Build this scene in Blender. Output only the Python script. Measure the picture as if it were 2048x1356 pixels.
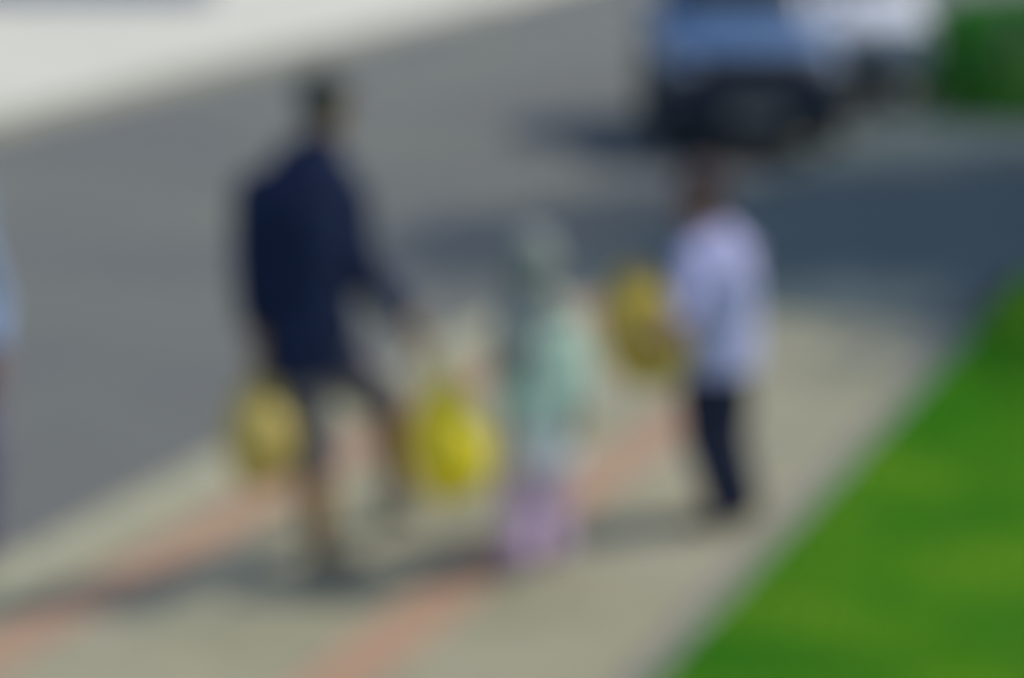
import bpy, bmesh, math, random
import numpy as np
from mathutils import Vector, Matrix, noise
random.seed(7)
rng = np.random.default_rng(7)
for o in list(bpy.data.objects): bpy.data.objects.remove(o)
scene = bpy.context.scene
C = scene.collection
R = math.radians

# ------------------------------------------------ camera, world, sun
CAMH, PITCH, FPX = 2.42, math.atan(993/4000), 4000.0
cam_d = bpy.data.cameras.new('camera'); cam = bpy.data.objects.new('camera', cam_d); C.objects.link(cam)
cam.location = (0, 0, CAMH); cam.rotation_euler = (R(90)-PITCH, 0, 0)
cam_d.sensor_width = 36; cam_d.lens = FPX/2048*36; cam_d.clip_end = 2000; cam_d.clip_start = 0.05
cam_d.dof.use_dof = True                 # the photograph is far out of focus: the lens is focused close up
cam_d.dof.focus_distance = 1.0
cam_d.dof.aperture_fstop = 2.3
cam_d.dof.aperture_blades = 0
scene.camera = cam
SUN_EL, SUN_AZ = R(49), math.atan2(1, .33)
w = bpy.data.worlds.new('World'); scene.world = w; w.use_nodes = True
nt = w.node_tree; sky = nt.nodes.new('ShaderNodeTexSky'); sky.sky_type = 'NISHITA'; sky.sun_disc = False
sky.sun_elevation = SUN_EL; sky.sun_rotation = SUN_AZ; sky.air_density = 1.0; sky.dust_density = 1.5
nt.links.new(sky.outputs[0], nt.nodes['Background'].inputs[0]); nt.nodes['Background'].inputs[1].default_value = 0.15
sd = bpy.data.lights.new('sun', 'SUN'); sd.energy = 2.3; sd.angle = R(.5); sd.color = (1, .91, .76)
sun = bpy.data.objects.new('sun', sd); C.objects.link(sun); sun.location = (20, 8, 20)
sun.rotation_euler = Vector((-math.sin(SUN_AZ)*math.cos(SUN_EL), -math.cos(SUN_AZ)*math.cos(SUN_EL), -math.sin(SUN_EL))).to_track_quat('-Z', 'Y').to_euler()
scene.view_settings.view_transform = 'Standard'; scene.view_settings.look = 'None'
scene.view_settings.exposure = .12; scene.view_settings.gamma = 1

def at(px, py, Y):
    """world point seen at photo pixel px, py on the plane that lies Y metres ahead"""
    a = (px-1024)/FPX; b = (678-py)/FPX
    dy = math.cos(PITCH)+b*math.sin(PITCH); dz = -math.sin(PITCH)+b*math.cos(PITCH)
    t = Y/dy
    return Vector((a*t, Y, CAMH+dz*t))
def gnd(px, py, z=0):
    a = (px-1024)/FPX; b = (678-py)/FPX
    dy = math.cos(PITCH)+b*math.sin(PITCH); dz = -math.sin(PITCH)+b*math.cos(PITCH)
    t = (CAMH-z)/-dz
    return Vector((a*t, dy*t, z))

# ------------------------------------------------ materials
def mat(name, col, rough=.8, noise_scale=None, var=.15, bump=0, bump_scale=None, metallic=0, spec=.3, transl=0, col2=None, detail=6):
    m = bpy.data.materials.new(name); m.use_nodes = True; n = m.node_tree; L = n.links
    p = n.nodes['Principled BSDF']; p.inputs['Roughness'].default_value = rough; p.inputs['Metallic'].default_value = metallic
    p.inputs['Specular IOR Level'].default_value = spec
    c = (*col, 1); p.inputs['Base Color'].default_value = c
    tc = n.nodes.new('ShaderNodeTexCoord')
    if noise_scale:
        t = n.nodes.new('ShaderNodeTexNoise'); t.inputs['Scale'].default_value = noise_scale; t.inputs['Detail'].default_value = detail
        L.new(tc.outputs['Object'], t.inputs['Vector'])
        mr = n.nodes.new('ShaderNodeMapRange'); mr.inputs[1].default_value = .35; mr.inputs[2].default_value = .65
        L.new(t.outputs['Fac'], mr.inputs[0])
        mx = n.nodes.new('ShaderNodeMix'); mx.data_type = 'RGBA'
        mx.inputs[6].default_value = (*[min(1, x*(1-var)) for x in col], 1)
        mx.inputs[7].default_value = (*(col2 if col2 else [min(1, x*(1+var)) for x in col]), 1)
        L.new(mr.outputs[0], mx.inputs[0]); L.new(mx.outputs[2], p.inputs['Base Color'])
    if bump:
        t2 = n.nodes.new('ShaderNodeTexNoise'); t2.inputs['Scale'].default_value = bump_scale or 60; t2.inputs['Detail'].default_value = 5
        L.new(tc.outputs['Object'], t2.inputs['Vector'])
        b = n.nodes.new('ShaderNodeBump'); b.inputs['Strength'].default_value = bump; b.inputs['Distance'].default_value = .01
        L.new(t2.outputs['Fac'], b.inputs['Height']); L.new(b.outputs[0], p.inputs['Normal'])
    if transl:
        tr = n.nodes.new('ShaderNodeBsdfTranslucent'); tr.inputs[0].default_value = c
        ms = n.nodes.new('ShaderNodeMixShader'); ms.inputs[0].default_value = transl
        L.new(p.outputs[0], ms.inputs[1]); L.new(tr.outputs[0], ms.inputs[2]); L.new(ms.outputs[0], n.nodes['Material Output'].inputs[0])
    return m
def paver(name, c1, c2, mortar, bw, bh, patch=None):
    m = bpy.data.materials.new(name); m.use_nodes = True; n = m.node_tree; L = n.links
    p = n.nodes['Principled BSDF']; p.inputs['Roughness'].default_value = .9; p.inputs['Specular IOR Level'].default_value = .2
    tc = n.nodes.new('ShaderNodeTexCoord'); b = n.nodes.new('ShaderNodeTexBrick')
    b.inputs['Color1'].default_value = (*c1, 1); b.inputs['Color2'].default_value = (*c2, 1); b.inputs['Mortar'].default_value = (*mortar, 1)
    b.inputs['Scale'].default_value = 1; b.inputs['Brick Width'].default_value = bw; b.inputs['Row Height'].default_value = bh
    b.inputs['Mortar Size'].default_value = .005; b.inputs['Mortar Smooth'].default_value = .3
    L.new(tc.outputs['Object'], b.inputs['Vector'])
    t = n.nodes.new('ShaderNodeTexNoise'); t.inputs['Scale'].default_value = 1.3; t.inputs['Detail'].default_value = 5
    L.new(tc.outputs['Object'], t.inputs['Vector'])
    mr = n.nodes.new('ShaderNodeMapRange'); mr.inputs[1].default_value = .35; mr.inputs[2].default_value = .7
    L.new(t.outputs['Fac'], mr.inputs[0])
    mx = n.nodes.new('ShaderNodeMix'); mx.data_type = 'RGBA'; mx.blend_type = 'MULTIPLY'
    mx.inputs[7].default_value = (*(patch or (.76, .81, .74)), 1)
    L.new(mr.outputs[0], mx.inputs[0]); L.new(b.outputs['Color'], mx.inputs[6]); L.new(mx.outputs[2], p.inputs['Base Color'])
    bp = n.nodes.new('ShaderNodeBump'); bp.inputs['Strength'].default_value = .5; bp.inputs['Distance'].default_value = .004; bp.invert = True
    L.new(b.outputs['Fac'], bp.inputs['Height']); L.new(bp.outputs[0], p.inputs['Normal'])
    return m

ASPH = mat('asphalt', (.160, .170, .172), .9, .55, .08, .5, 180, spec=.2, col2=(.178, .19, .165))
ASPH_SHADE = mat('shaded_driveway_asphalt', (.095, .13, .135), .9, 1.6, .12, .5, 180, spec=.2)  # darker and bluer than the road: tree shade put into the colour
PAVE = paver('grey_beige_pavers', (.385, .36, .255), (.345, .33, .245), (.24, .235, .20), .30, .20)
REDP = paver('red_pavers', (.46, .30, .20), (.42, .28, .19), (.3, .24, .20), .20, .10, patch=(.9, .88, .86))
EDGE = mat('edging_concrete', (.23, .23, .205), .9, 3, .12, .3, 90)
KERB = mat('kerb_concrete', (.39, .39, .275), .9, 3, .10, .3, 90)
FARP = mat('pale_concrete', (.62, .62, .53), .85, .6, .06, .3, 60)
EARTH = mat('dry_ground', (.30, .30, .22), .95, .4, .2, .5, 30)
LAWN = mat('lawn_soil', (.05, .21, .014), .95, .9, .35, .6, 80, col2=(.11, .25, .016))
BLADE = mat('grass_blade', (.12, .60, .022), .7, 1.5, .42, transl=.3, col2=(.44, .60, .035), detail=1.5)
SKIN = mat('skin_brown', (.32, .20, .10), .55, 30, .06, .1, 200)
SKIN2 = mat('skin_warm', (.28, .15, .12), .55, 30, .06, .1, 200)
HAIR = mat('hair_dark', (.075, .08, .07), .55, 60, .3, .8, 160)
HAIR2 = mat('hair_brown', (.075, .048, .052), .55, 60, .3, .8, 160)
EYEW = mat('eye_white', (.7, .68, .65), .2); EYEB = mat('eye_dark', (.02, .015, .01), .15)
LIP = mat('lips', (.36, .13, .11), .5)

# ------------------------------------------------ object helpers
def link(name, me, m=None, parent=None, smooth=False):
    o = bpy.data.objects.new(name, me); C.objects.link(o)
    if m: me.materials.append(m)
    if parent: o.parent = parent
    if smooth:
        for p in me.polygons: p.use_smooth = True
    return o
def from_bm(name, bm, m=None, parent=None, smooth=False):
    bmesh.ops.recalc_face_normals(bm, faces=bm.faces)
    me = bpy.data.meshes.new(name); bm.to_mesh(me); bm.free()
    return link(name, me, m, parent, smooth)
def thing(name, label, cat, loc=(0, 0, 0), rz=0, group=None):
    o = bpy.data.objects.new(name, None); C.objects.link(o); o.location = loc; o.rotation_euler = (0, 0, rz)
    o.empty_display_size = .2
    o['label'] = label; o['category'] = cat
    if group: o['group'] = group
    return o
def box(bm, c, s, bev=0, rot=None):
    r = bmesh.ops.create_cube(bm, size=1); v = r['verts']
    for q in v: q.co = Vector((q.co.x*s[0], q.co.y*s[1], q.co.z*s[2]))
    if bev:
        es = list({e for q in v for e in q.link_edges})
        rr = bmesh.ops.bevel(bm, geom=es, offset=bev, segments=2, affect='EDGES', profile=.5)
        v = list({q for f in rr['faces'] for q in f.verts} | {q for q in v if q.is_valid})
    for q in v:
        p = q.co
        if rot: p = rot @ p
        q.co = p+Vector(c)
def frame_from(d, hint=None):
    d = Vector(d).normalized(); h = Vector(hint) if hint is not None else Vector((0, 1, 0))
    s = h-d*h.dot(d)
    if s.length < 1e-4: s = Vector((1, 0, 0))-d*d.x
    s.normalize(); return d, s, d.cross(s)
def loft(bm, pts, rad, hint=None, n=20, closed=True, dome=True):
    """closed tube through pts; rad entries (r along hint-side, r across) or float; round ends if dome"""
    pts = [Vector(p) for p in pts]; rad = [(r, r) if not isinstance(r, tuple) else r for r in rad]
    def flag(x): return x if isinstance(x, tuple) else (x, x)
    d0, d1 = flag(dome)
    if d0:
        ax = (pts[0]-pts[1]).normalized(); r = rad[0]; k = min(r)
        ext = [(pts[0]+ax*k*math.sin(t), (r[0]*math.cos(t), r[1]*math.cos(t))) for t in (R(80), R(55), R(28))]
        pts = [e[0] for e in ext]+pts; rad = [e[1] for e in ext]+rad
    if d1:
        ax = (pts[-1]-pts[-2]).normalized(); r = rad[-1]; k = min(r)
        ext = [(pts[-1]+ax*k*math.sin(t), (r[0]*math.cos(t), r[1]*math.cos(t))) for t in (R(28), R(55), R(80))]
        pts = pts+[e[0] for e in ext]; rad = rad+[e[1] for e in ext]
    rings = []
    for i, p in enumerate(pts):
        d = pts[min(i+1, len(pts)-1)]-pts[max(i-1, 0)]
        _, s, c = frame_from(d, hint)
        rings.append([bm.verts.new(p+s*rad[i][0]*math.cos(2*math.pi*k/n)+c*rad[i][1]*math.sin(2*math.pi*k/n)) for k in range(n)])
    for a, b in zip(rings, rings[1:]):
        for k in range(n): bm.faces.new((a[k], a[(k+1) % n], b[(k+1) % n], b[k]))
    bm.faces.new(rings[0][::-1]); bm.faces.new(rings[-1])
def ell(bm, c, r, M=None, seg=18):
    v = bmesh.ops.create_uvsphere(bm, u_segments=seg, v_segments=seg//2+2, radius=1)['verts']
    for q in v:
        p = Vector((q.co.x*r[0], q.co.y*r[1], q.co.z*r[2]))
        if M: p = M @ p
        q.co = p+Vector(c)
FOLDS = bpy.data.textures.new('folds', 'CLOUDS'); FOLDS.noise_scale = .12; FOLDS.noise_depth = 2
CURL = bpy.data.textures.new('curls', 'CLOUDS'); CURL.noise_scale = .022; CURL.noise_depth = 2
def skin(name, bm, m, parent=None, voxel=.006, smooth=4, folds=0, tex=None):
    """weld overlapping closed shapes into ONE continuous surface"""
    bmesh.ops.recalc_face_normals(bm, faces=bm.faces)
    me = bpy.data.meshes.new('tmp'); bm.to_mesh(me); bm.free()
    o = bpy.data.objects.new('tmp', me); C.objects.link(o)
    r = o.modifiers.new('r', 'REMESH'); r.mode = 'VOXEL'; r.voxel_size = voxel
    if smooth: s = o.modifiers.new('s', 'SMOOTH'); s.factor = .5; s.iterations = smooth
    if folds:
        d = o.modifiers.new('d', 'DISPLACE'); d.texture = tex or FOLDS; d.strength = folds; d.mid_level = .5
    dg = bpy.context.evaluated_depsgraph_get(); dg.update()
    nm = bpy.data.meshes.new_from_object(o.evaluated_get(dg)); nm.name = name
    bpy.data.objects.remove(o); bpy.data.meshes.remove(me)
    nm.materials.clear()
    return link(name, nm, m, parent, True)

# ------------------------------------------------ the setting (v across, u along the road)
RD = -math.atan2(.4565, 1.0303); ROADZ = -.10
def uv(u, v, z=0): return Vector((v*math.cos(RD)-u*math.sin(RD), v*math.sin(RD)+u*math.cos(RD), z))
def sheet(name, pts, z, m, thick=0, kind='structure'):
    bm = bmesh.new(); f = bm.faces.new([bm.verts.new((v, u, z)) for u, v in pts])
    if thick:
        r = bmesh.ops.extrude_face_region(bm, geom=[f])
        for q in r['geom']:
            if isinstance(q, bmesh.types.BMVert): q.co.z -= thick
    o = from_bm(name, bm, m); o.rotation_euler = (0, 0, RD)
    if kind: o['kind'] = kind
    if not thick:
        for p in o.data.polygons:
            if p.normal.z < 0: o.data.flip_normals(); break
    return o
sheet('ground', [(-600, -600), (-600, 600), (600, 600), (600, -600)], -.16, EARTH)
def far_uv(px, py):
    p = gnd(px, py, ROADZ); return (p.x*math.sin(-RD)+p.y*math.cos(RD), p.x*math.cos(RD)-p.y*math.sin(-RD))
FAR = [(-60, -9.2), (6, -10.2)]+[far_uv(*q) for q in ((0, 262), (400, 158), (850, 52), (1000, 12))]+[(120, -27)]
sheet('road', [(-60, -4.3)]+[(120, -4.3)]+FAR[::-1], ROADZ, ASPH)
sheet('pavement', [(-60, -4.07), (-60, -1.95), (9.98, -1.95), (9.98, -4.07)], 0, PAVE, .14)
for v0, v1, ue in ((-2.83, -2.60, 8.5), (-3.90, -3.66, 9.975)):
    sheet('red_paving_strip', [(-60, v0), (-60, v1), (ue, v1), (ue, v0)], .004, REDP)
sheet('driveway', [(10.0, -4.27), (10.0, -1.95), (11.6, -1.95), (11.6, 40), (18.3, 40), (18.3, -4.27)], -.02, ASPH_SHADE, .1)  # dark sheet added where the tree shade falls, deepening it by colour
sheet('lawn', [(-60, -1.84), (-60, 60), (15.2, 60), (15.2, 1.6), (14.6, .8), (11.5, -.4), (11.5, -1.84)], .0, LAWN, .12)
sheet('far_verge', [(18.4, -4.05), (18.4, 60), (120, 60), (120, -4.05)], .0, LAWN, .12)
sheet('far_pavement', [(a, b-.16) for a, b in FAR]+[(120, -44), (-60, -30)], .02, FARP, .14)
def stones(name, path, width, z, h, m, ln=.9):
    bm = bmesh.new()
    for (u0, v0), (u1, v1) in zip(path, path[1:]):
        a, b = Vector((v0, u0, 0)), Vector((v1, u1, 0)); L = (b-a).length; k = max(1, round(L/ln)); d = (b-a).normalized()
        rot = Matrix.Rotation(math.atan2(-d.x, d.y), 3, 'Z')
        for i in range(k):
            c = a+(b-a)*((i+.5)/k); box(bm, (c.x, c.y, z-h/2), (width, L/k-.008, h), .012, rot)
    o = from_bm(name, bm, m); o.rotation_euler = (0, 0, RD); o['kind'] = 'structure'; return o
stones('kerb', [(-12, -4.18), (9.98, -4.18)], .2, .006, .15, KERB)
stones('kerb', [(18.4, -4.18), (60, -4.18)], .2, .006, .15, KERB)
stones('far_kerb', FAR[:-1], .2, .03, .17, mat('far_kerb_concrete', (.36, .37, .30), .9, 3, .10, .3, 90), 1.0)
stones('lawn_edging', [(-12, -1.895), (9.98, -1.895)], .10, .012, .15, EDGE, .6)

# grass blades on the lawn: nobody could count them
def grass(name, n, us, vs, h, zb=0, fn=None):
    u = rng.uniform(*us, n); v = rng.uniform(*vs, n)
    a = rng.uniform(0, 2*np.pi, n); wd = rng.uniform(.003, .006, n); hh = rng.uniform(.5, 1.2, n)*h
    lx, ly = rng.normal(0, .35, n)*hh, rng.normal(0, .35, n)*hh
    P = np.zeros((n, 3, 3)); ca, sa = np.cos(a)*wd, np.sin(a)*wd
    P[:, 0] = np.stack([v-ca, u-sa, np.full(n, zb)], 1); P[:, 1] = np.stack([v+ca, u+sa, np.full(n, zb)], 1)
    P[:, 2] = np.stack([v+lx, u+ly, zb+hh], 1)
    me = bpy.data.meshes.new(name); me.vertices.add(3*n); me.vertices.foreach_set('co', P.ravel())
    me.loops.add(3*n); me.loops.foreach_set('vertex_index', np.arange(3*n)); me.polygons.add(n)
    me.polygons.foreach_set('loop_start', np.arange(n)*3); me.polygons.foreach_set('loop_total', np.full(n, 3)); me.update()
    o = link(name, me, BLADE); o.rotation_euler = (0, 0, RD); o['kind'] = 'stuff'; return o
g = grass('grass', 200000, (3.6, 11.5), (-1.84, 3.6), .045)
g['label'] = 'short bright green lawn grass beside the pavement'; g['category'] = 'grass'

# ------------------------------------------------ leaf clouds for the tree and the hedge
def leaves(name, centres, size, m, parent):
    n = len(centres); c = np.array(centres)
    d1 = rng.normal(size=(n, 3)); d1 /= np.linalg.norm(d1, axis=1)[:, None]
    d2 = np.cross(d1, rng.normal(size=(n, 3))); d2 /= np.linalg.norm(d2, axis=1)[:, None]
    s = (rng.uniform(.6, 1.2, n)*size)[:, None]
    P = np.stack([c-d1*s, c+d2*s*.45, c+d1*s, c-d2*s*.45], 1)
    me = bpy.data.meshes.new(name); me.vertices.add(4*n); me.vertices.foreach_set('co', P.ravel())
    me.loops.add(4*n); me.loops.foreach_set('vertex_index', np.arange(4*n)); me.polygons.add(n)
    me.polygons.foreach_set('loop_start', np.arange(n)*4); me.polygons.foreach_set('loop_total', np.full(n, 4)); me.update()
    return link(name, me, m, parent)
LEAF = mat('leaf_green', (.045, .13, .02), .6, 1.5, .35, transl=.3)
HLEAF = mat('hedge_leaf', (.07, .35, .05), .55, 3, .3, transl=.25)
BARK = mat('bark', (.12, .09, .07), .95, 12, .3, .8, 30)
def make_tree(loc, label):
    t = thing('street_tree', label, 'tree', loc, 0)
    bm = bmesh.new()
    loft(bm, [(0, 0, -.1), (.03, 0, .4), (0, .04, 1.6), (.06, 0, 2.9), (.02, .05, 4.4)], [.26, .19, .16, .14, .07], n=14)
    tips = []
    for i in range(9):
        a = i*2.4; z0 = 2.2+i*.24; L = 2.3-.11*i
        p = Vector((0, 0, z0)); q = p+Vector((math.cos(a)*L*.5, math.sin(a)*L*.5, L*.45)); e = p+Vector((math.cos(a+.2)*L, math.sin(a+.2)*L, L*.75))
        loft(bm, [p, q, e], [.075, .05, .02], n=8, hint=(0, 0, 1)); tips.append(e); tips.append(q)
    skin('trunk', bm, BARK, t, .03, 1)
    cs = []
    for k in range(105):
        if k < len(tips): c = tips[k]
        else:
            dd = rng.normal(size=3); dd /= np.linalg.norm(dd); c = Vector(dd*rng.uniform(.5, 1)*np.array([2.8, 2.8, 1.5]))+Vector((0, 0, 4.7))
        n = 520; rr = rng.uniform(.4, .75)
        cs.append(np.array(c)+rng.normal(size=(n, 3))*rr*np.array([.6, .6, .42]))
    leaves('crown', np.concatenate(cs), .075, LEAF, t)
    return t
make_tree((8.8, 11.7, 0), 'leafy broad tree on the grass right of the driveway, shading it')
def make_poplar(loc, H, label):
    t = thing('poplar_tree', label, 'tree', loc)
    bm = bmesh.new(); loft(bm, [(0, 0, -.1), (.02, 0, 1), (0, .03, H*.5), (.03, 0, H*.93)], [.24, .19, .12, .03], n=14)
    cs = []
    for i in range(70):
        z = 1.3+(H-1.9)*i/69; a = i*2.4; rr = (.62+1.05*math.sin(math.pi*min(1, (z-.6)/(H*.98)))**.7)*1.15
        p = Vector((0, 0, z-.5)); e = Vector((math.cos(a)*rr*rng.uniform(.6, 1), math.sin(a)*rr*rng.uniform(.6, 1), z+.25))
        if i % 2 == 0: loft(bm, [p, p*.5+e*.5-Vector((0, 0, .1)), e], [.04, .028, .012], n=6)
        cs.append(np.array(e)+rng.normal(size=(900, 3))*np.array([.33, .33, .36]))
    skin('trunk', bm, BARK, t, .025, 1); leaves('crown', np.concatenate(cs), .075, LEAF, t); return t
make_poplar((11.2, 16.1, 0), 13.3, 'tall slender tree beyond the broad tree, right of the driveway')
def make_hedge(u, v, L, dpt, h, label):
    t = thing('hedge', label, 'hedge', uv(u, v), RD)
    bm = bmesh.new()
    for i in range(int(L/.4)+1):
        x = i*.4+.15
        for k in range(3):
            yy = dpt*(.2+.3*k)
            loft(bm, [(x, yy, -.02), (x+rng.uniform(-.08, .08), yy, h*.5), (x+rng.uniform(-.15, .15), yy+rng.uniform(-.1, .1), h*.88)], [.02, .015, .008], n=6)
    from_bm('branches', bm, BARK, t)
    n = int(26000*L/4)
    P = rng.uniform(0, 1, (n, 3)); f = rng.integers(0, 5, n); e = np.abs(rng.normal(0, .09, n))
    P[f == 0, 1] = e[f == 0]/dpt; P[f == 1, 1] = 1-e[f == 1]/dpt; P[f == 2, 2] = 1-e[f == 2]/h; P[(f == 3) & (P[:, 0] < .5), 0] *= .1
    q = P*np.array([L, dpt, h-.03])+np.array([0, 0, .03])
    nz = np.array([noise.noise(Vector(a)*1.6) for a in q]); q[:, 2] *= 1+.22*nz; q[:, 1] += .22*nz; q[:, 0] += .25*nz
    leaves('foliage', q, .038, HLEAF, t); return t
make_hedge(18.6, -3.98, 5.7, 1.9, .98, 'clipped green hedge beyond the asphalt driveway, sunlit along its top')

# low rendered wall across the far plaza
def make_wall():
    t = thing('boundary_wall', 'low lavender grey rendered wall at the back of the pale far pavement', 'wall', (-4.6, 31.4, .02), 0)
    M_ = mat('lavender_render', (.55, .54, .62), .9, 1, .08, .3, 50); cap = mat('coping_stone', (.5, .5, .48), .85, 4, .1)
    bm = bmesh.new(); box(bm, (-9, .12, .55), (18, .22, 1.1)); from_bm('wall_panel', bm, M_, t)
    bm = bmesh.new(); box(bm, (-9, .12, 1.14), (18.06, .32, .07), .012); from_bm('coping', bm, cap, t)
    for i in range(7):
        bm = bmesh.new(); box(bm, (-.2-i*2.9, .12, .66), (.36, .36, 1.32)); box(bm, (-.2-i*2.9, .12, 1.37), (.44, .44, .09), .02)
        from_bm('pier', bm, M_, t)
make_wall()

# ------------------------------------------------ cars
TYRE = mat('tyre_rubber', (.02, .02, .021), .9, 20, .2); RIM = mat('rim_alloy', (.35, .35, .36), .35, metallic=.8)
GLASS = mat('car_glass', (.02, .03, .035), .06, spec=.6); TRIM = mat('black_trim', (.02, .02, .022), .6)
LAMP = mat('lamp_glass', (.25, .28, .32), .12, spec=.6); PLATE = mat('plate_grey', (.30, .30, .28), .5); REDL = mat('tail_lamp', (.3, .02, .02), .2)
SHADE_CLAD = mat('front_shade_plastic', (.018, .027, .045), .6)  # near black so the car front looks shaded
def make_car(label, loc, rz, paint, clad=True, size=1, hk=1):
    zf = lambda z: z if z < .3 else .3+(z-.3)*hk
    t = thing('parked_car', label, 'car', loc, rz, 'cars parked on the road'); t.scale = (size, size, size)
    n = 32
    def ring(bm, y, hw, z0, z1):
        vs = []
        for k in range(n):
            a = 2*math.pi*k/n; ca, sa = math.cos(a), math.sin(a); e = 2/4.5
            x = hw*abs(ca)**e*(1 if ca > 0 else -1); z = abs(sa)**e*(1 if sa > 0 else -1)
            zz = (z0+z1)/2+z*(z1-z0)/2
            x *= 1-.07*max(0, (zz-.55)/.45/hk)**1.5-.05*max(0, (.4-zz)/.2)
            if z > .9: zz += .03*(1-(x/hw)**2)
            vs.append(bm.verts.new((x, y, zz)))
        return vs
    bm = bmesh.new()
    S = [(-1.86, .52, .36, .54), (-1.83, .68, .26, .66), (-1.74, .76, .21, .745), (-1.55, .81, .2, .80), (-1.2, .835, .19, .87), (-.85, .84, .18, .94), (-.3, .84, .18, .965), (.6, .84, .18, .97), (1.3, .835, .19, .97), (1.65, .81, .22, .95), (1.8, .76, .27, .92), (1.86, .62, .36, .8)]
    S = [(a, b, c, zf(d)) for a, b, c, d in S]
    rs = [ring(bm, *s) for s in S]
    for a, b in zip(rs, rs[1:]):
        for k in range(n): bm.faces.new((a[k], a[(k+1) % n], b[(k+1) % n], b[k]))
    bm.faces.new(rs[0][::-1]); bm.faces.new(rs[-1]); bmesh.ops.recalc_face_normals(bm, faces=bm.faces)
    me = bpy.data.meshes.new('tmp'); bm.to_mesh(me); bm.free(); o = bpy.data.objects.new('tmp', me); C.objects.link(o)
    bm = bmesh.new()
    for y in (-1.2, 1.22):
        r = bmesh.ops.create_cone(bm, cap_ends=True, segments=40, radius1=.335, radius2=.335, depth=2.4)
        for q in r['verts']: q.co = Vector((q.co.z, q.co.x+y, q.co.y+.3))
    bmesh.ops.recalc_face_normals(bm, faces=bm.faces)
    mc = bpy.data.meshes.new('cut'); bm.to_mesh(mc); bm.free(); oc = bpy.data.objects.new('cut', mc); C.objects.link(oc)
    md = o.modifiers.new('b', 'BOOLEAN'); md.operation = 'DIFFERENCE'; md.object = oc; md.solver = 'EXACT'
    dg = bpy.context.evaluated_depsgraph_get(); dg.update(); nm = bpy.data.meshes.new_from_object(o.evaluated_get(dg)); nm.name = 'body'
    bpy.data.objects.remove(o); bpy.data.objects.remove(oc)
    nm.materials.clear(); b = link('body', nm, paint, t, True); nm.set_sharp_from_angle(angle=R(35))
    # added dark cladding, the front's shade in its colour: the lower skin of the same shell, set 8 mm proud
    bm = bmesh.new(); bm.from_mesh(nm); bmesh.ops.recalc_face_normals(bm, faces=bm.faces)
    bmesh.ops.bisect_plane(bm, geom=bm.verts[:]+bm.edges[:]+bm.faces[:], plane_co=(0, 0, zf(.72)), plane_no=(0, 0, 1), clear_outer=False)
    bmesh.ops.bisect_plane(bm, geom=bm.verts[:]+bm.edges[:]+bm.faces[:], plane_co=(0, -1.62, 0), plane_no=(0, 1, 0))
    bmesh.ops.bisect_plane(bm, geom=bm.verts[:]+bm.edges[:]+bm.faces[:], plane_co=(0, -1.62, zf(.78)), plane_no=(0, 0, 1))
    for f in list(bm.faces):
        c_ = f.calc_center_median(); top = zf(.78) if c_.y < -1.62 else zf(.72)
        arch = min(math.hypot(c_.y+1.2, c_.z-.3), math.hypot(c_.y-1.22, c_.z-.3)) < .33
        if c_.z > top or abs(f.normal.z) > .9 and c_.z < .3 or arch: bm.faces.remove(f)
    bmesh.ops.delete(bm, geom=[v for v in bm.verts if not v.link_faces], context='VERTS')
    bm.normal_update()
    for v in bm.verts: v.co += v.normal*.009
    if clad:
        m2 = bpy.data.meshes.new('shade_cladding'); bm.to_mesh(m2); m2.materials.clear(); link('shade_cladding', m2, SHADE_CLAD, t, True)
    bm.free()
    # chassis floor pan between the wheels
    bm = bmesh.new(); box(bm, (0, 0, .33), (1.15, 3.2, .22), .03); from_bm('underbody', bm, TRIM, t)
    # greenhouse
    Z = [(.90, -.72, 1.74, .78), (1.0, -.56, 1.72, .77), (1.2, -.27, 1.62, .715), (1.36, -.04, 1.50, .665), (1.44, .12, 1.36, .62), (1.48, .30, 1.15, .52)]
    Z = [(zf(a), b, c, d) for a, b, c, d in Z]
    def gh(a, z, off=0):
        for (p, q) in zip(Z, Z[1:]):
            if z <= q[0] or q is Z[-1]:
                f = (z-p[0])/(q[0]-p[0]); yf, yb, hw = [p[i]+(q[i]-p[i])*f for i in (1, 2, 3)]; break
        ca, sa = math.cos(a), math.sin(a); e = 2/5
        cx = abs(ca)**e*(1 if ca > 0 else -1); sy = abs(sa)**e*(1 if sa > 0 else -1)
        return Vector((cx*(hw+off), (yf+yb)/2+sy*((yb-yf)/2+off), z+off*.4))
    bm = bmesh.new(); m_ = 48; rr = [[bm.verts.new(gh(2*math.pi*k/m_, z[0])) for k in range(m_)] for z in Z]
    for a, c in zip(rr, rr[1:]):
        for k in range(m_): bm.faces.new((a[k], a[(k+1) % m_], c[(k+1) % m_], c[k]))
    bm.faces.new(rr[-1]); o = from_bm('roof', bm, paint, t, True)
    def ang(fx, fy):   # angle on the superellipse for relative x or y
        e = 5/2; return math.atan2((abs(fy)**e)*(1 if fy > 0 else -1), (abs(fx)**e)*(1 if fx > 0 else -1))
    def pane(name, pts0, pts1, z0, z1, m=GLASS):
        z0, z1 = zf(z0), zf(z1)
        bm = bmesh.new(); g_ = []
        for j in range(7):
            z = z0+(z1-z0)*j/6; row = []
            for i in range(13):
                fx = pts0[0]+(pts1[0]-pts0[0])*i/12; fy = pts0[1]+(pts1[1]-pts0[1])*i/12
                row.append(bm.verts.new(gh(ang(fx, fy), z, .008)))
            g_.append(row)
        for j in range(6):
            for i in range(12): bm.faces.new((g_[j][i], g_[j][i+1], g_[j+1][i+1], g_[j+1][i]))
        r = from_bm(name, bm, m, t, True); return r
    pane('windscreen', (-.9, -1), (.9, -1), .98, 1.38); pane('rear_window', (-.85, 1), (.85, 1), 1.02, 1.36)
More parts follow.
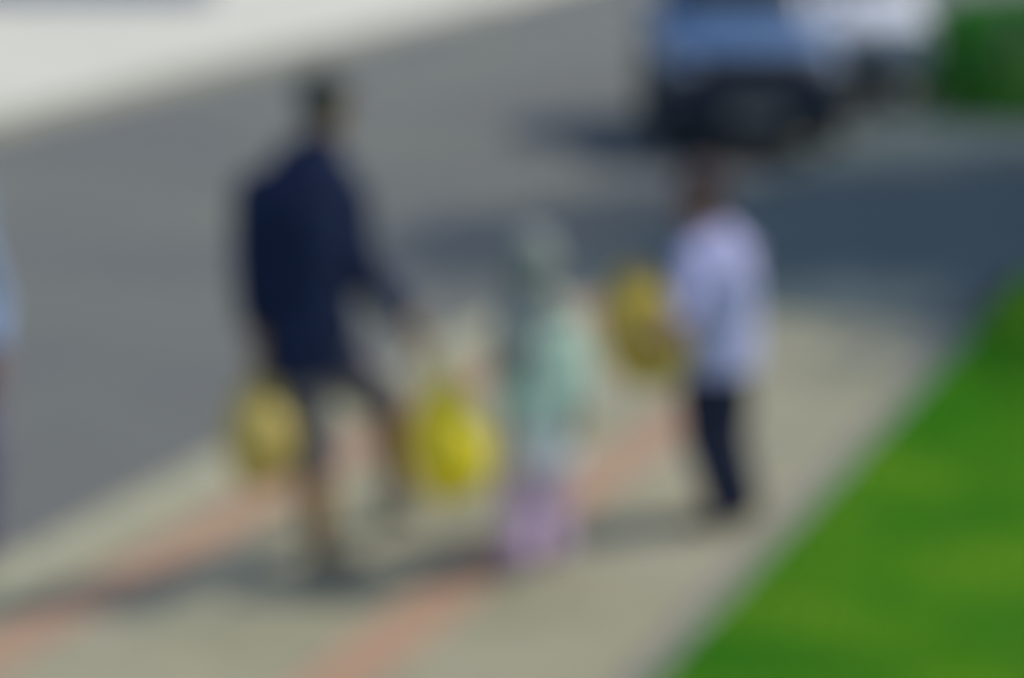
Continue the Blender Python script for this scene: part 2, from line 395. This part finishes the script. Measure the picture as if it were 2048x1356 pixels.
    for s in (-1, 1):
        pane('side_window', (s, -.68), (s, -.06), 1.0, 1.37); pane('side_window', (s, .02), (s, .7), 1.0, 1.37)
        for y in (-1.2, 1.22):
            we = bpy.data.objects.new('wheel', None); C.objects.link(we); we.parent = t; we.location = (s*.74, y, .29)
            bm = bmesh.new(); N = 32; prof = [(.19, -.08), (.27, -.09), (.29, -.06), (.29, .06), (.27, .09), (.19, .08)]
            rg = [[bm.verts.new((x, r*math.cos(2*math.pi*k/N), r*math.sin(2*math.pi*k/N))) for k in range(N)] for r, x in prof]
            for i in range(len(rg)):
                a, c = rg[i], rg[(i+1) % len(rg)]
                for k in range(N): bm.faces.new((a[k], a[(k+1) % N], c[(k+1) % N], c[k]))
            from_bm('tyre', bm, TYRE, we, True)
            bm = bmesh.new()
            for k in range(7):
                a = 2*math.pi*k/7; box(bm, Vector((s*.055, .10*math.cos(a), .10*math.sin(a))), (.03, .17, .045), .008, Matrix.Rotation(a, 3, 'X'))
            r = bmesh.ops.create_cone(bm, cap_ends=True, segments=24, radius1=.05, radius2=.045, depth=.05)
            for q in r['verts']: q.co = Vector((q.co.z+s*.06, q.co.x, q.co.y))
            rg = [[bm.verts.new((x, r*math.cos(2*math.pi*k/N), r*math.sin(2*math.pi*k/N))) for k in range(N)] for r, x in ((.192, s*.075), (.175, s*.05), (.17, s*-.03), (.0001, s*-.03))]
            for a, c in zip(rg, rg[1:]):
                for k in range(N): bm.faces.new((a[k], a[(k+1) % N], c[(k+1) % N], c[k]))
            from_bm('rim', bm, RIM, we)
        bm = bmesh.new(); ell(bm, (s*.62, -1.70, zf(.68)), (.15, .13, .075), Matrix.Rotation(s*.45, 3, 'Z')); from_bm('headlight', bm, LAMP, t, True)
        bm = bmesh.new(); ell(bm, (s*.68, 1.76, zf(.80)), (.10, .08, .12)); from_bm('tail_light', bm, REDL, t, True)
        bm = bmesh.new(); box(bm, (s*.89, -.38, zf(1.02)), (.16, .11, .12), .035); box(bm, (s*.81, -.36, zf(.985)), (.08, .05, .04), .01); from_bm('wing_mirror', bm, paint, t)
        for y in (-.05, .85):
            bm = bmesh.new(); box(bm, (s*.835, y, zf(.80)), (.03, .16, .03), .01); from_bm('door_handle', bm, TRIM, t)
    bm = bmesh.new(); box(bm, (0, -1.845, zf(.56)), (.72, .06, .13), .02); g_ = from_bm('grille', bm, TRIM, t)
    bm = bmesh.new()
    for k in range(3): box(bm, (0, -1.879, zf(.525+k*.035)), (.66, .012, .010), .003)
    from_bm('grille_bar', bm, RIM, g_)
    bm = bmesh.new(); box(bm, (0, -1.86, .335), (1.0, .07, .12), .03); from_bm('lower_intake', bm, TRIM, t)
    bm = bmesh.new(); box(bm, (0, -1.905, .43), (.50, .015, .11), .004); from_bm('number_plate', bm, PLATE, t)
    for s in (-1, 1):
        bm = bmesh.new(); loft(bm, [(s*.25, -.66, zf(.985)), (s*.05-.1, -.46, zf(1.09))], [.012, .008], n=8); from_bm('wiper', bm, TRIM, t)
    return t
BLUEP = mat('blue_paint', (.065, .145, .30), .38, spec=.5); WHITEP = mat('white_paint', (.62, .66, .72), .35, spec=.5)
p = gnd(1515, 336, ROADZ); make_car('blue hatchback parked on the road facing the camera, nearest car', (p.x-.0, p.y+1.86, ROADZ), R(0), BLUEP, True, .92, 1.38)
p = gnd(1712, 215, ROADZ); make_car('white hatchback parked on the road behind the blue car', (p.x+.18, p.y+1.86, ROADZ), R(-5), WHITEP, False, .96, 1.15)

# ------------------------------------------------ people
def hand(bm, W, D, N, k=1.0, curl=(55, 75, 45), thumb_side=1):
    """palm and five fingers from wrist W along D; N = way the palm faces; fingers bend towards N"""
    D = Vector(D).normalized(); N = Vector(N); N = (N-D*N.dot(D)).normalized(); S = D.cross(N)*thumb_side
    W = Vector(W)
    loft(bm, [W-D*.01*k, W+D*.03*k, W+D*.082*k], [(.024*k, .014*k), (.036*k, .014*k), (.040*k, .012*k)], hint=S, n=14)
    for i, (off, ln) in enumerate(((.031, .070), (.0105, .079), (-.0105, .073), (-.031, .058))):
        p = W+D*.080*k+S*off*k; d = D+S*off*1.2; d.normalize(); pts = [p-D*.012*k]; a = 0
        seg = (.45, .3, .25)
        for s_, c_ in zip(seg, curl):
            a += R(c_+i*3); dd = d*math.cos(a)+N*math.sin(a); p = p+dd*ln*s_*k; pts.append(p.copy())
        for a_, b_, r_ in zip(pts, pts[1:], (.0085, .0080, .0074)): loft(bm, [a_, b_], [r_*k, r_*.93*k], n=10)
    p = W+D*.025*k+S*.028*k; q = p+(S*.7+D*.6+N*.45).normalized()*.038*k; r = q+(S*.15+D*.75+N*.6).normalized()*.030*k; e = r+(D*.6+N*.8-S*.2).normalized()*.022*k
    for a_, b_, r_ in ((p, q, .0125), (q, r, .0098), (r, e, .0088)): loft(bm, [a_, b_], [r_*k, r_*.9*k], n=10)

def person(label, root, J, facing, k, clothes, skinm, hairm, hair_len, hands, sleeve=.55, bare_legs=False, shoem=None, foot_dir=None, child=False):
    """J holds joints in world metres; k scales thicknesses"""
    t = thing('person', label, 'person', root)
    Ri = Vector(root)
    J = {a: Vector(b)-Ri for a, b in J.items()}
    F = Vector(facing).normalized(); U = Vector((0, 0, 1)); U = (U-F*U.dot(F)).normalized(); X = F.cross(U)
    M = Matrix((X, F, U)).transposed()
    hs = 1.0 if not child else .93
    H = J['head']
    side = (J['sr']-J['sl']).normalized()
    # body: one continuous surface
    bm = bmesh.new()
    def hp(x, y, z): return H+(M @ Vector((x, y, z)))*hs
    ell(bm, hp(0, -.012, .025), (.074*hs, .093*hs, .085*hs), M); ell(bm, hp(0, .018, -.035), (.059*hs, .070*hs, .078*hs), M)
    ell(bm, hp(0, .045, -.085), (.030*hs, .030*hs, .022*hs), M)
    loft(bm, [hp(0, .082, .012), hp(0, .101, -.028)], [.007*hs, .013*hs], n=10)
    for s in (-1, 1):
        ell(bm, hp(s*.012, .090, -.030), (.009*hs, .010*hs, .007*hs), M); ell(bm, hp(s*.076, -.010, -.012), (.010*hs, .019*hs, .030*hs), M)
        ell(bm, hp(s*.028, .078, .020), (.020*hs, .009*hs, .006*hs), M)
    loft(bm, [H+(M @ Vector((0, -.01, -.06)))*hs, J['neck'], (J['neck']*.6+J['chest']*.4)], [.052*k, .054*k, .075*k], n=16)
    loft(bm, [J['chest']*.5+J['neck']*.5, J['chest'], J['chest']*.45+J['pelvis']*.55, J['pelvis']], [(.13*k, .075*k), (.14*k, .09*k), (.115*k, .08*k), (.13*k, .085*k)], hint=side)
    for s in 'lr':
        loft(bm, [J['chest']*.5+J['neck']*.5, J['s'+s]], [.06*k, .048*k], n=14)
        loft(bm, [J['s'+s], J['s'+s]*.55+J['e'+s]*.45, J['e'+s]], [.047*k, .043*k, .035*k], n=14)
        loft(bm, [J['e'+s], J['e'+s]*.7+J['w'+s]*.3, J['w'+s]], [.036*k, .038*k, .024*k], n=14)
        loft(bm, [J['pelvis'], J['h'+s]], [.07*k, .07*k], n=14)
        loft(bm, [J['h'+s], J['h'+s]*.5+J['k'+s]*.5, J['k'+s]], [.078*k, .068*k, .050*k], n=14)
        lg = 1.18 if bare_legs else 1
        loft(bm, [J['k'+s], J['k'+s]*.7+J['a'+s]*.3, J['a'+s]], [.050*k*lg, .056*k*lg, .036*k*lg], n=14)
        fd = (Vector(foot_dir[s]) if foot_dir else Vector((F.x, F.y, 0))).normalized()
        loft(bm, [J['a'+s], J['a'+s]+fd*.09*k-U*.035*k], [.032*k, .028*k], n=12)
        D, N, curl, ts = hands[s]; hand(bm, J['w'+s], D, N, .95 if not child else .78, curl, ts)
    body = skin('body', bm, skinm, t, .0048, 3)
    # face details
    for s in (-1, 1):
        bm = bmesh.new(); ell(bm, hp(s*.030, .067, .004), (.0125*hs,)*3, M, 14); e = from_bm('eye', bm, EYEW, body, True)
        bm = bmesh.new(); ell(bm, hp(s*.030, .0782, .004), (.0058*hs, .003*hs, .0058*hs), M, 12); from_bm('iris', bm, EYEB, e, True)
        bm = bmesh.new(); loft(bm, [hp(s*.014, .086, .026), hp(s*.030, .086, .031), hp(s*.046, .074, .025)], [.0035, .0042, .0025], n=8); from_bm('eyebrow', bm, hairm, body, True)
    bm = bmesh.new(); loft(bm, [hp(-.024, .076, -.060), hp(-.010, .087, -.057), hp(0, .089, -.058), hp(.010, .087, -.057), hp(.024, .076, -.060)], [.003, .006, .006, .006, .003], n=8); from_bm('mouth', bm, LIP, body, True)
    # hair: a shell behind and over the skull, its lower edge set by hair_len
    bm = bmesh.new(); ell(bm, hp(0, -.024, .044), (.090*hs, .104*hs, .090*hs), M, 24); ell(bm, hp(0, -.050, -.008), (.076*hs, .064*hs, (.06+hair_len*.5)*hs), M, 24)
    if hair_len > .03:
        ell(bm, hp(0, -.06, -.05-hair_len*.4), (.066*hs, .045*hs, (.05+hair_len*.5)*hs), M, 20)
        for s in (-1, 1): ell(bm, hp(s*.062, -.02, -.02-hair_len*.2), (.022*hs, .04*hs, (.05+hair_len*.3)*hs), M, 16)
    if 'scarf' in clothes: bm.free(); bm = bmesh.new(); ell(bm, hp(0, -.016, .032), (.078*hs, .096*hs, .084*hs), M, 24)
    skin('hair', bm, hairm, t, .006, 2, .012, CURL)
    c = clothes; hem = c['hem']
    if 'scarf' in c:   # over the hair, round the neck and down the left of the back
        bm = bmesh.new(); ell(bm, hp(0, -.026, .042), (.099*hs, .112*hs, .100*hs), M, 24); ell(bm, hp(0, -.030, -.05), (.088*hs, .085*hs, .085*hs), M, 24)
        nk = J['neck']; loft(bm, [hp(0, -.03, -.06), nk-U*.01, J['chest']*.45+nk*.55-U*.01], [(.080*k/.8, .085*k/.8), (.095*k/.8, .09*k/.8), (.155*k/.8, .115*k/.8)], hint=side, n=26, dome=(True, False))
        sl_ = J['sl']; lw = J['chest']*.3+J['sl']*.7
        loft(bm, [nk-U*.04, sl_*.75+nk*.25, lw-U*.06-F*.04, lw-U*.15-F*.03], [(.08, .06), (.085, .085), (.08, .09), (.06, .07)], hint=side, n=20, dome=(True, False))
        skin('headscarf', bm, c['scarf'], t, .007, 5, .012)
    # top
    bm = bmesh.new()
    top = J['chest']*.35+J['neck']*.65
    axis = [top, J['chest'], J['chest']*.5+J['pelvis']*.5, J['pelvis'], Vector(c['hem_at'])-Ri]
    loft(bm, axis, c['radii'], hint=side, n=28, dome=(True, False))
    for s in 'lr':
        w_ = J['w'+s]*sleeve+J['e'+s]*(1-sleeve) if sleeve > 0 else J['e'+s]*(1+sleeve)+J['s'+s]*(-sleeve)
        loft(bm, [top, J['s'+s]], [(.075*k), .068*k], n=16)
        if sleeve > 0:
            loft(bm, [J['s'+s], J['s'+s]*.5+J['e'+s]*.5, J['e'+s]], [.072*k, .064*k, .056*k], n=16)
            loft(bm, [J['e'+s], w_], [.057*k, .046*k], n=16, dome=(True, False))
        else: loft(bm, [J['s'+s], w_], [.072*k, .066*k], n=16, dome=(True, False))
    topo = skin(c['top_name'], bm, c['top_mat'], t, .007, 4, .026)
    if 'collar' in c:
        bm = bmesh.new(); loft(bm, [J['neck']-U*.02, J['neck']+(H-J['neck'])*.32], [.072*k, .066*k], n=20, dome=False); skin('collar', bm, c['collar'], topo, .006, 2)
    if 'under' in c:   # shirt tail showing below the top
        bm = bmesh.new(); p0 = axis[-2]; p1 = axis[-1]; d = (p1-p0)
        loft(bm, [p0, p1+d.normalized()*c['under_len']], [tuple(x*.97 for x in c['radii'][-2]), tuple(x*.98 for x in c['radii'][-1])], hint=side, n=28, dome=(True, False))
        skin('shirt_tail', bm, c['under'], t, .007, 4, .012)
    # trousers or shorts
    lo = c.get('loose', 1)
    bm = bmesh.new(); loft(bm, [J['pelvis']+U*.05*k, J['pelvis']-U*.02*k], [(.125*k, .095*k), (.150*k, .112*k)], hint=side, n=24)
    for s in 'lr':
        end = J['k'+s] if bare_legs else J['a'+s]
        if bare_legs:
            end = J['k'+s]+(J['h'+s]-J['k'+s])*-.02
            loft(bm, [J['h'+s]+U*.02, J['h'+s]*.5+J['k'+s]*.5, end], [.100*k, .092*k, .080*k], n=18, dome=(True, False))
        else:
            loft(bm, [J['h'+s]+U*.02, J['h'+s]*.5+J['k'+s]*.5, J['k'+s]], [.094*k, .088*k*lo**.8, .070*k*lo], n=18)
            loft(bm, [J['k'+s], J['k'+s]*.45+J['a'+s]*.55, J['a'+s]-(J['k'+s]-J['a'+s]).normalized()*.02], [.070*k*lo, .062*k*lo, .056*k*lo], n=18, dome=(True, False))
    skin(c['leg_name'], bm, c['leg_mat'], t, .007, 4, .012)
    # shoes
    for s in 'lr':
        fd = (Vector(foot_dir[s]) if foot_dir else Vector((F.x, F.y, 0))); fd.normalize()
        sd_ = Vector((0, 0, 1)).cross(fd).normalized() if abs(fd.z) < .9 else Vector((1, 0, 0)); up = fd.cross(sd_)
        a = J['a'+s]-up*(.045*k)
        bm = bmesh.new(); q = k
        loft(bm, [a-fd*.055*q, a-fd*.01*q, a+fd*.08*q, a+fd*.16*q, a+fd*.19*q], [(.036*q, .040*q), (.038*q, .046*q), (.042*q, .034*q), (.042*q, .026*q), (.03*q, .02*q)], hint=sd_, n=18)
        loft(bm, [a, J['a'+s]+up*.02*q], [.044*q, .042*q], n=16, dome=(True, False))
        sh = skin('shoe', bm, shoem, t, .006, 3)
        bm = bmesh.new(); b_ = a-up*.034*q
        loft(bm, [b_-fd*.07*q, b_+fd*.0*q, b_+fd*.10*q, b_+fd*.185*q], [(.034*q, .010*q), (.042*q, .012*q), (.048*q, .012*q), (.036*q, .010*q)], hint=sd_, n=18)
        from_bm('sole', bm, SOLE, sh, True)
    return t
SOLE = mat('shoe_sole', (.25, .25, .24), .8); SHOE = mat('grey_shoe', (.17, .175, .14), .7, 20, .2); SHOEB = mat('black_shoe', (.03, .03, .035), .6)
NAVY = mat('navy_cloth', (.012, .022, .064), .9, 9, .25, .4, 300, spec=.15); SHORTS = mat('slate_cloth', (.17, .17, .21), .9, 9, .2, .4, 300, spec=.15)
MINT = mat('mint_cloth', (.52, .68, .58), .9, 8, .10, .4, 300, spec=.15); SAGE = mat('grey_green_cloth', (.26, .29, .275), .9, 8, .10, .4, 300, spec=.15); WHITE = mat('white_cloth', (.80, .80, .82), .9, 8, .05, .4, 300)
PINK = mat('pink_cloth', (.66, .48, .64), .9, 8, .12, .4, 300, spec=.15); LAV = mat('lavender_cloth', (.50, .50, .80), .9, 8, .10, .4, 300, spec=.15)
DKBL = mat('dark_navy_denim', (.022, .027, .060), .9, 12, .25, .4, 300, spec=.15); SKYB = mat('light_blue_cloth', (.30, .42, .68), .9, 8, .1, .4, 300)
PURP = mat('violet_grey_denim', (.19, .18, .28), .9, 10, .15, .4, 300)

# man in the navy jacket: striding away to the right
Y = 6.45
root = gnd(648, 1165)
J = dict(head=at(652, 213, Y+.10), neck=at(638, 300, Y+.04), chest=at(605, 415, Y), pelvis=at(618, 700, Y), sl=at(515, 385, Y-.04), sr=at(690, 392, Y+.06),
         el=at(502, 555, Y-.08), wl=at(512, 700, Y-.06), er=at(728, 552, Y+.04), wr=at(845, 675, Y+.02), hl=at(580, 715, Y-.02), hr=at(662, 715, Y+.02),
         kl=at(628, 925, Y+.08), al=at(640, 1112, Y-.04), kr=at(772, 800, Y+.36), ar=at(792, 972, Y+.48))
DN = (0, 0, -1)
person('tall man in navy jacket and shorts striding away, a yellow bag in each hand', root, J, (.30, .9, -.12), 1.08,
       dict(hem=0, hem_at=at(622, 745, Y), radii=[(.145, .10), (.178, .125), (.160, .125), (.168, .135), (.178, .145)], top_name='jacket', top_mat=NAVY, collar=NAVY, leg_name='shorts', leg_mat=SHORTS),
       SKIN, HAIR, 0.0, dict(l=(DN, (1, .2, 0), (60, 80, 50), 1), r=((.25, 0, -1), (-1, .2, 0), (60, 80, 50), -1)), sleeve=.7, bare_legs=True, shoem=SHOE,
       foot_dir=dict(l=(.5, .85, 0), r=(.5, .85, .25)))

# smaller walker in pale green, head covered
Y = 6.50
root = gnd(1065, 1140)
J = dict(head=at(1066, 535, Y+.04), neck=at(1070, 598, Y+.01), chest=at(1078, 680, Y), pelvis=at(1078, 815, Y), sl=at(1022, 655, Y-.03), sr=at(1132, 645, Y+.03),
         el=at(1005, 745, Y-.06), wl=at(1012, 830, Y-.08), er=at(1158, 735, Y+.0), wr=at(1158, 830, Y-.04), hl=at(1050, 845, Y-.01), hr=at(1104, 845, Y+.01),
         kl=at(1044, 985, Y+.02), al=at(1035, 1103, Y-.08), kr=at(1098, 982, Y+.08), ar=at(1104, 1088, Y+.06))
person('child in grey green headscarf, mint top, white shirt tail and pink trousers', root, J, (.35, .93, -.15), .74,
       dict(hem=0, hem_at=at(1078, 836, Y), radii=[(.10, .08), (.130, .105), (.125, .105), (.135, .11), (.140, .115)], top_name='long_top', top_mat=MINT, under=WHITE, under_len=.16, leg_name='trousers', leg_mat=PINK, loose=1.5, scarf=SAGE),
       SKIN, HAIR, .0, dict(l=(DN, (1, 0, 0), (20, 25, 20), 1), r=(DN, (-1, 0, 0), (20, 25, 20), -1)), sleeve=.85, shoem=mat('pink_shoe', (.42, .30, .40), .7), child=True,
       foot_dir=dict(l=(.5, .85, 0), r=(.5, .85, 0)))

# boy on the right hugging a yellow bag
Y = 6.98
root = gnd(1436, 1050)
J = dict(head=at(1398, 393, Y), neck=at(1426, 463, Y), chest=at(1442, 553, Y), pelvis=at(1432, 720, Y), sl=at(1388, 518, Y-.10), sr=at(1480, 510, Y+.08),
         el=at(1366, 628, Y-.22), wl=at(1322, 690, Y-.335), er=at(1448, 628, Y+.14), wr=at(1361, 668, Y+.12), hl=at(1408, 730, Y-.045), hr=at(1452, 730, Y+.035),
         kl=at(1408, 870, Y-.06), al=at(1448, 1015, Y-.05), kr=at(1450, 868, Y+.05), ar=at(1486, 1005, Y+.06))
person('child in lavender shirt and dark trousers hugging a yellow bag to the chest', root, J, (-.93, -.35, -.15), .80,
       dict(hem=0, hem_at=at(1432, 733, Y), radii=[(.11, .085), (.140, .125), (.150, .135), (.172, .150), (.182, .156)], top_name='shirt', top_mat=LAV, leg_name='trousers', leg_mat=DKBL, loose=1.45),
       SKIN2, HAIR2, .0, dict(l=((-1, .1, .05), (0, .9, .4), (25, 30, 20), -1), r=((-1, -.1, .1), (0, -.9, .4), (25, 30, 20), 1)), sleeve=.3, shoem=SHOEB, child=True,
       foot_dir=dict(l=(-.85, -.4, 0), r=(-.85, -.4, 0)))

# person cut off by the left edge
Y = 6.5
root = gnd(-96, 1150)
J = dict(head=at(-130, 225, Y), neck=at(-132, 305, Y), chest=at(-135, 420, Y), pelvis=at(-126, 690, Y), sl=at(-199, 390, Y-.02), sr=at(-24, 390, Y+.02),
         el=at(-224, 560, Y-.03), wl=at(-219, 700, Y-.06), er=at(-26, 610, Y+.05), wr=at(-16, 735, Y-.06), hl=at(-149, 705, Y), hr=at(-69, 705, Y),
         kl=at(-149, 905, Y+.02), al=at(-152, 1100, Y-.06), kr=at(-38, 905, Y), ar=at(-38, 1100, Y+.06))
J['sr'] = at(-84, 415, Y)
person('person at the left edge of the photo, in light blue shirt and violet grey jeans', root, J, (.1, 1, -.05), 1.0,
       dict(hem=0, hem_at=at(-126, 735, Y), radii=[(.14, .09), (.165, .12), (.15, .12), (.155, .12), (.16, .125)], top_name='shirt', top_mat=SKYB, collar=SKYB, leg_name='jeans', leg_mat=PURP),
       SKIN2, HAIR2, .02, dict(l=(DN, (1, 0, 0), (20, 25, 20), 1), r=(DN, (-1, 0, 0), (20, 25, 20), -1)), sleeve=.7, shoem=SHOE,
       foot_dir=dict(l=(0, 1, 0), r=(.1, 1, 0)))

# ------------------------------------------------ yellow carrier bags
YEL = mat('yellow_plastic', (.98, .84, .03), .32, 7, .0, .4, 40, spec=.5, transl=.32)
YEL_MAN_SHADE = mat('man_shaded_yellow', (.80, .64, .19), .4, 7, .10, .5, 40, spec=.4, transl=.4)  # same yellow darkened: shade from the man put into the colour
YEL_CHILD_SHADE = mat('child_shaded_yellow', (.72, .55, .10), .45, 7, .10, .5, 40, spec=.3, transl=.3)  # same yellow dulled: shade from the child put into the colour
def make_bag(label, grip, centre, wdt, dpt, hgt, axis, front, m, seed, rings=True):
    """bulging bag body round centre, long side along axis, handles up to the grip point"""
    t = thing('carrier_bag', label, 'bag', centre, 0, 'yellow carrier bags')
    A = Vector(axis).normalized(); Fv = Vector(front); Fv = (Fv-A*Fv.dot(A)).normalized(); S = Fv.cross(A)
    bm = bmesh.new(); n = 36
    prof = [(-.50, .20), (-.485, .44), (-.44, .64), (-.36, .81), (-.24, .94), (-.10, 1.0), (.03, .985), (.14, .91), (.23, .80), (.31, .66), (.37, .50), (.42, .33), (.47, .24), (.50, .20)]
    rg = []
    for z, r in prof:
        row = []
        for k in range(n):
            a = 2*math.pi*k/n; ca, sa = math.cos(a), math.sin(a); e = .75
            x = abs(ca)**e*(1 if ca > 0 else -1)*wdt/2*r; y = abs(sa)**e*(1 if sa > 0 else -1)*dpt/2*r
            p = S*x+Fv*y+A*z*hgt
            w_ = noise.noise(Vector((math.cos(a)*2+seed, math.sin(a)*2, z*4)))*.030+noise.noise(Vector((math.cos(a)*3.5, math.sin(a)*3.5, z*1.2+seed*5)))*.020+noise.noise(Vector((math.cos(a)*9, math.sin(a)*9, seed*3)))*.022*max(0, z+.15)
            row.append(bm.verts.new(p+(S*ca+Fv*sa)*w_))
        rg.append(row)
    for a, b in zip(rg, rg[1:]):
        for k in range(n): bm.faces.new((a[k], a[(k+1) % n], b[(k+1) % n], b[k]))
    bm.faces.new(rg[0][::-1]); bm.faces.new(rg[-1])
    me_o = from_bm('bag_body', bm, m, t, True)
    G = Vector(grip)-Vector(centre)
    for s in (-1, 1):
        bm = bmesh.new()
        l = A*hgt*.44+S*wdt*.24+Fv*s*dpt*.16; r = A*hgt*.44-S*wdt*.24+Fv*s*dpt*.16
        pts = [l, l*.45+G*.55+S*wdt*.06+Fv*s*.006, G+S*.014+Fv*s*.004, G-S*.014+Fv*s*.004, r*.45+G*.55-S*wdt*.06+Fv*s*.006, r]
        loft(bm, pts, [(.022, .006), (.014, .005), (.011, .005), (.011, .005), (.014, .005), (.022, .006)], hint=Fv, n=12)
        from_bm('handle', bm, m, t, True)
    return t
make_bag('ochre yellow carrier bag in the man\'s left hand, darker than his other bag', at(512, 752, 6.38), at(522, 862, 6.36),  .235, .32, .36, (.04, 0, 1), (.1, -1, 0), YEL_MAN_SHADE, 1)
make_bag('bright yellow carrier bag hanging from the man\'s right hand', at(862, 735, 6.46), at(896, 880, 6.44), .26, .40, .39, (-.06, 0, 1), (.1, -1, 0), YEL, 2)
make_bag('yellow bag, colour dulled for shade, held against the chest of the child in lavender', at(1262, 530, 6.86), at(1286, 655, 6.86), .275, .34, .42, (-.28, 0, 1), (.2, -1, 0), YEL_CHILD_SHADE, 3)
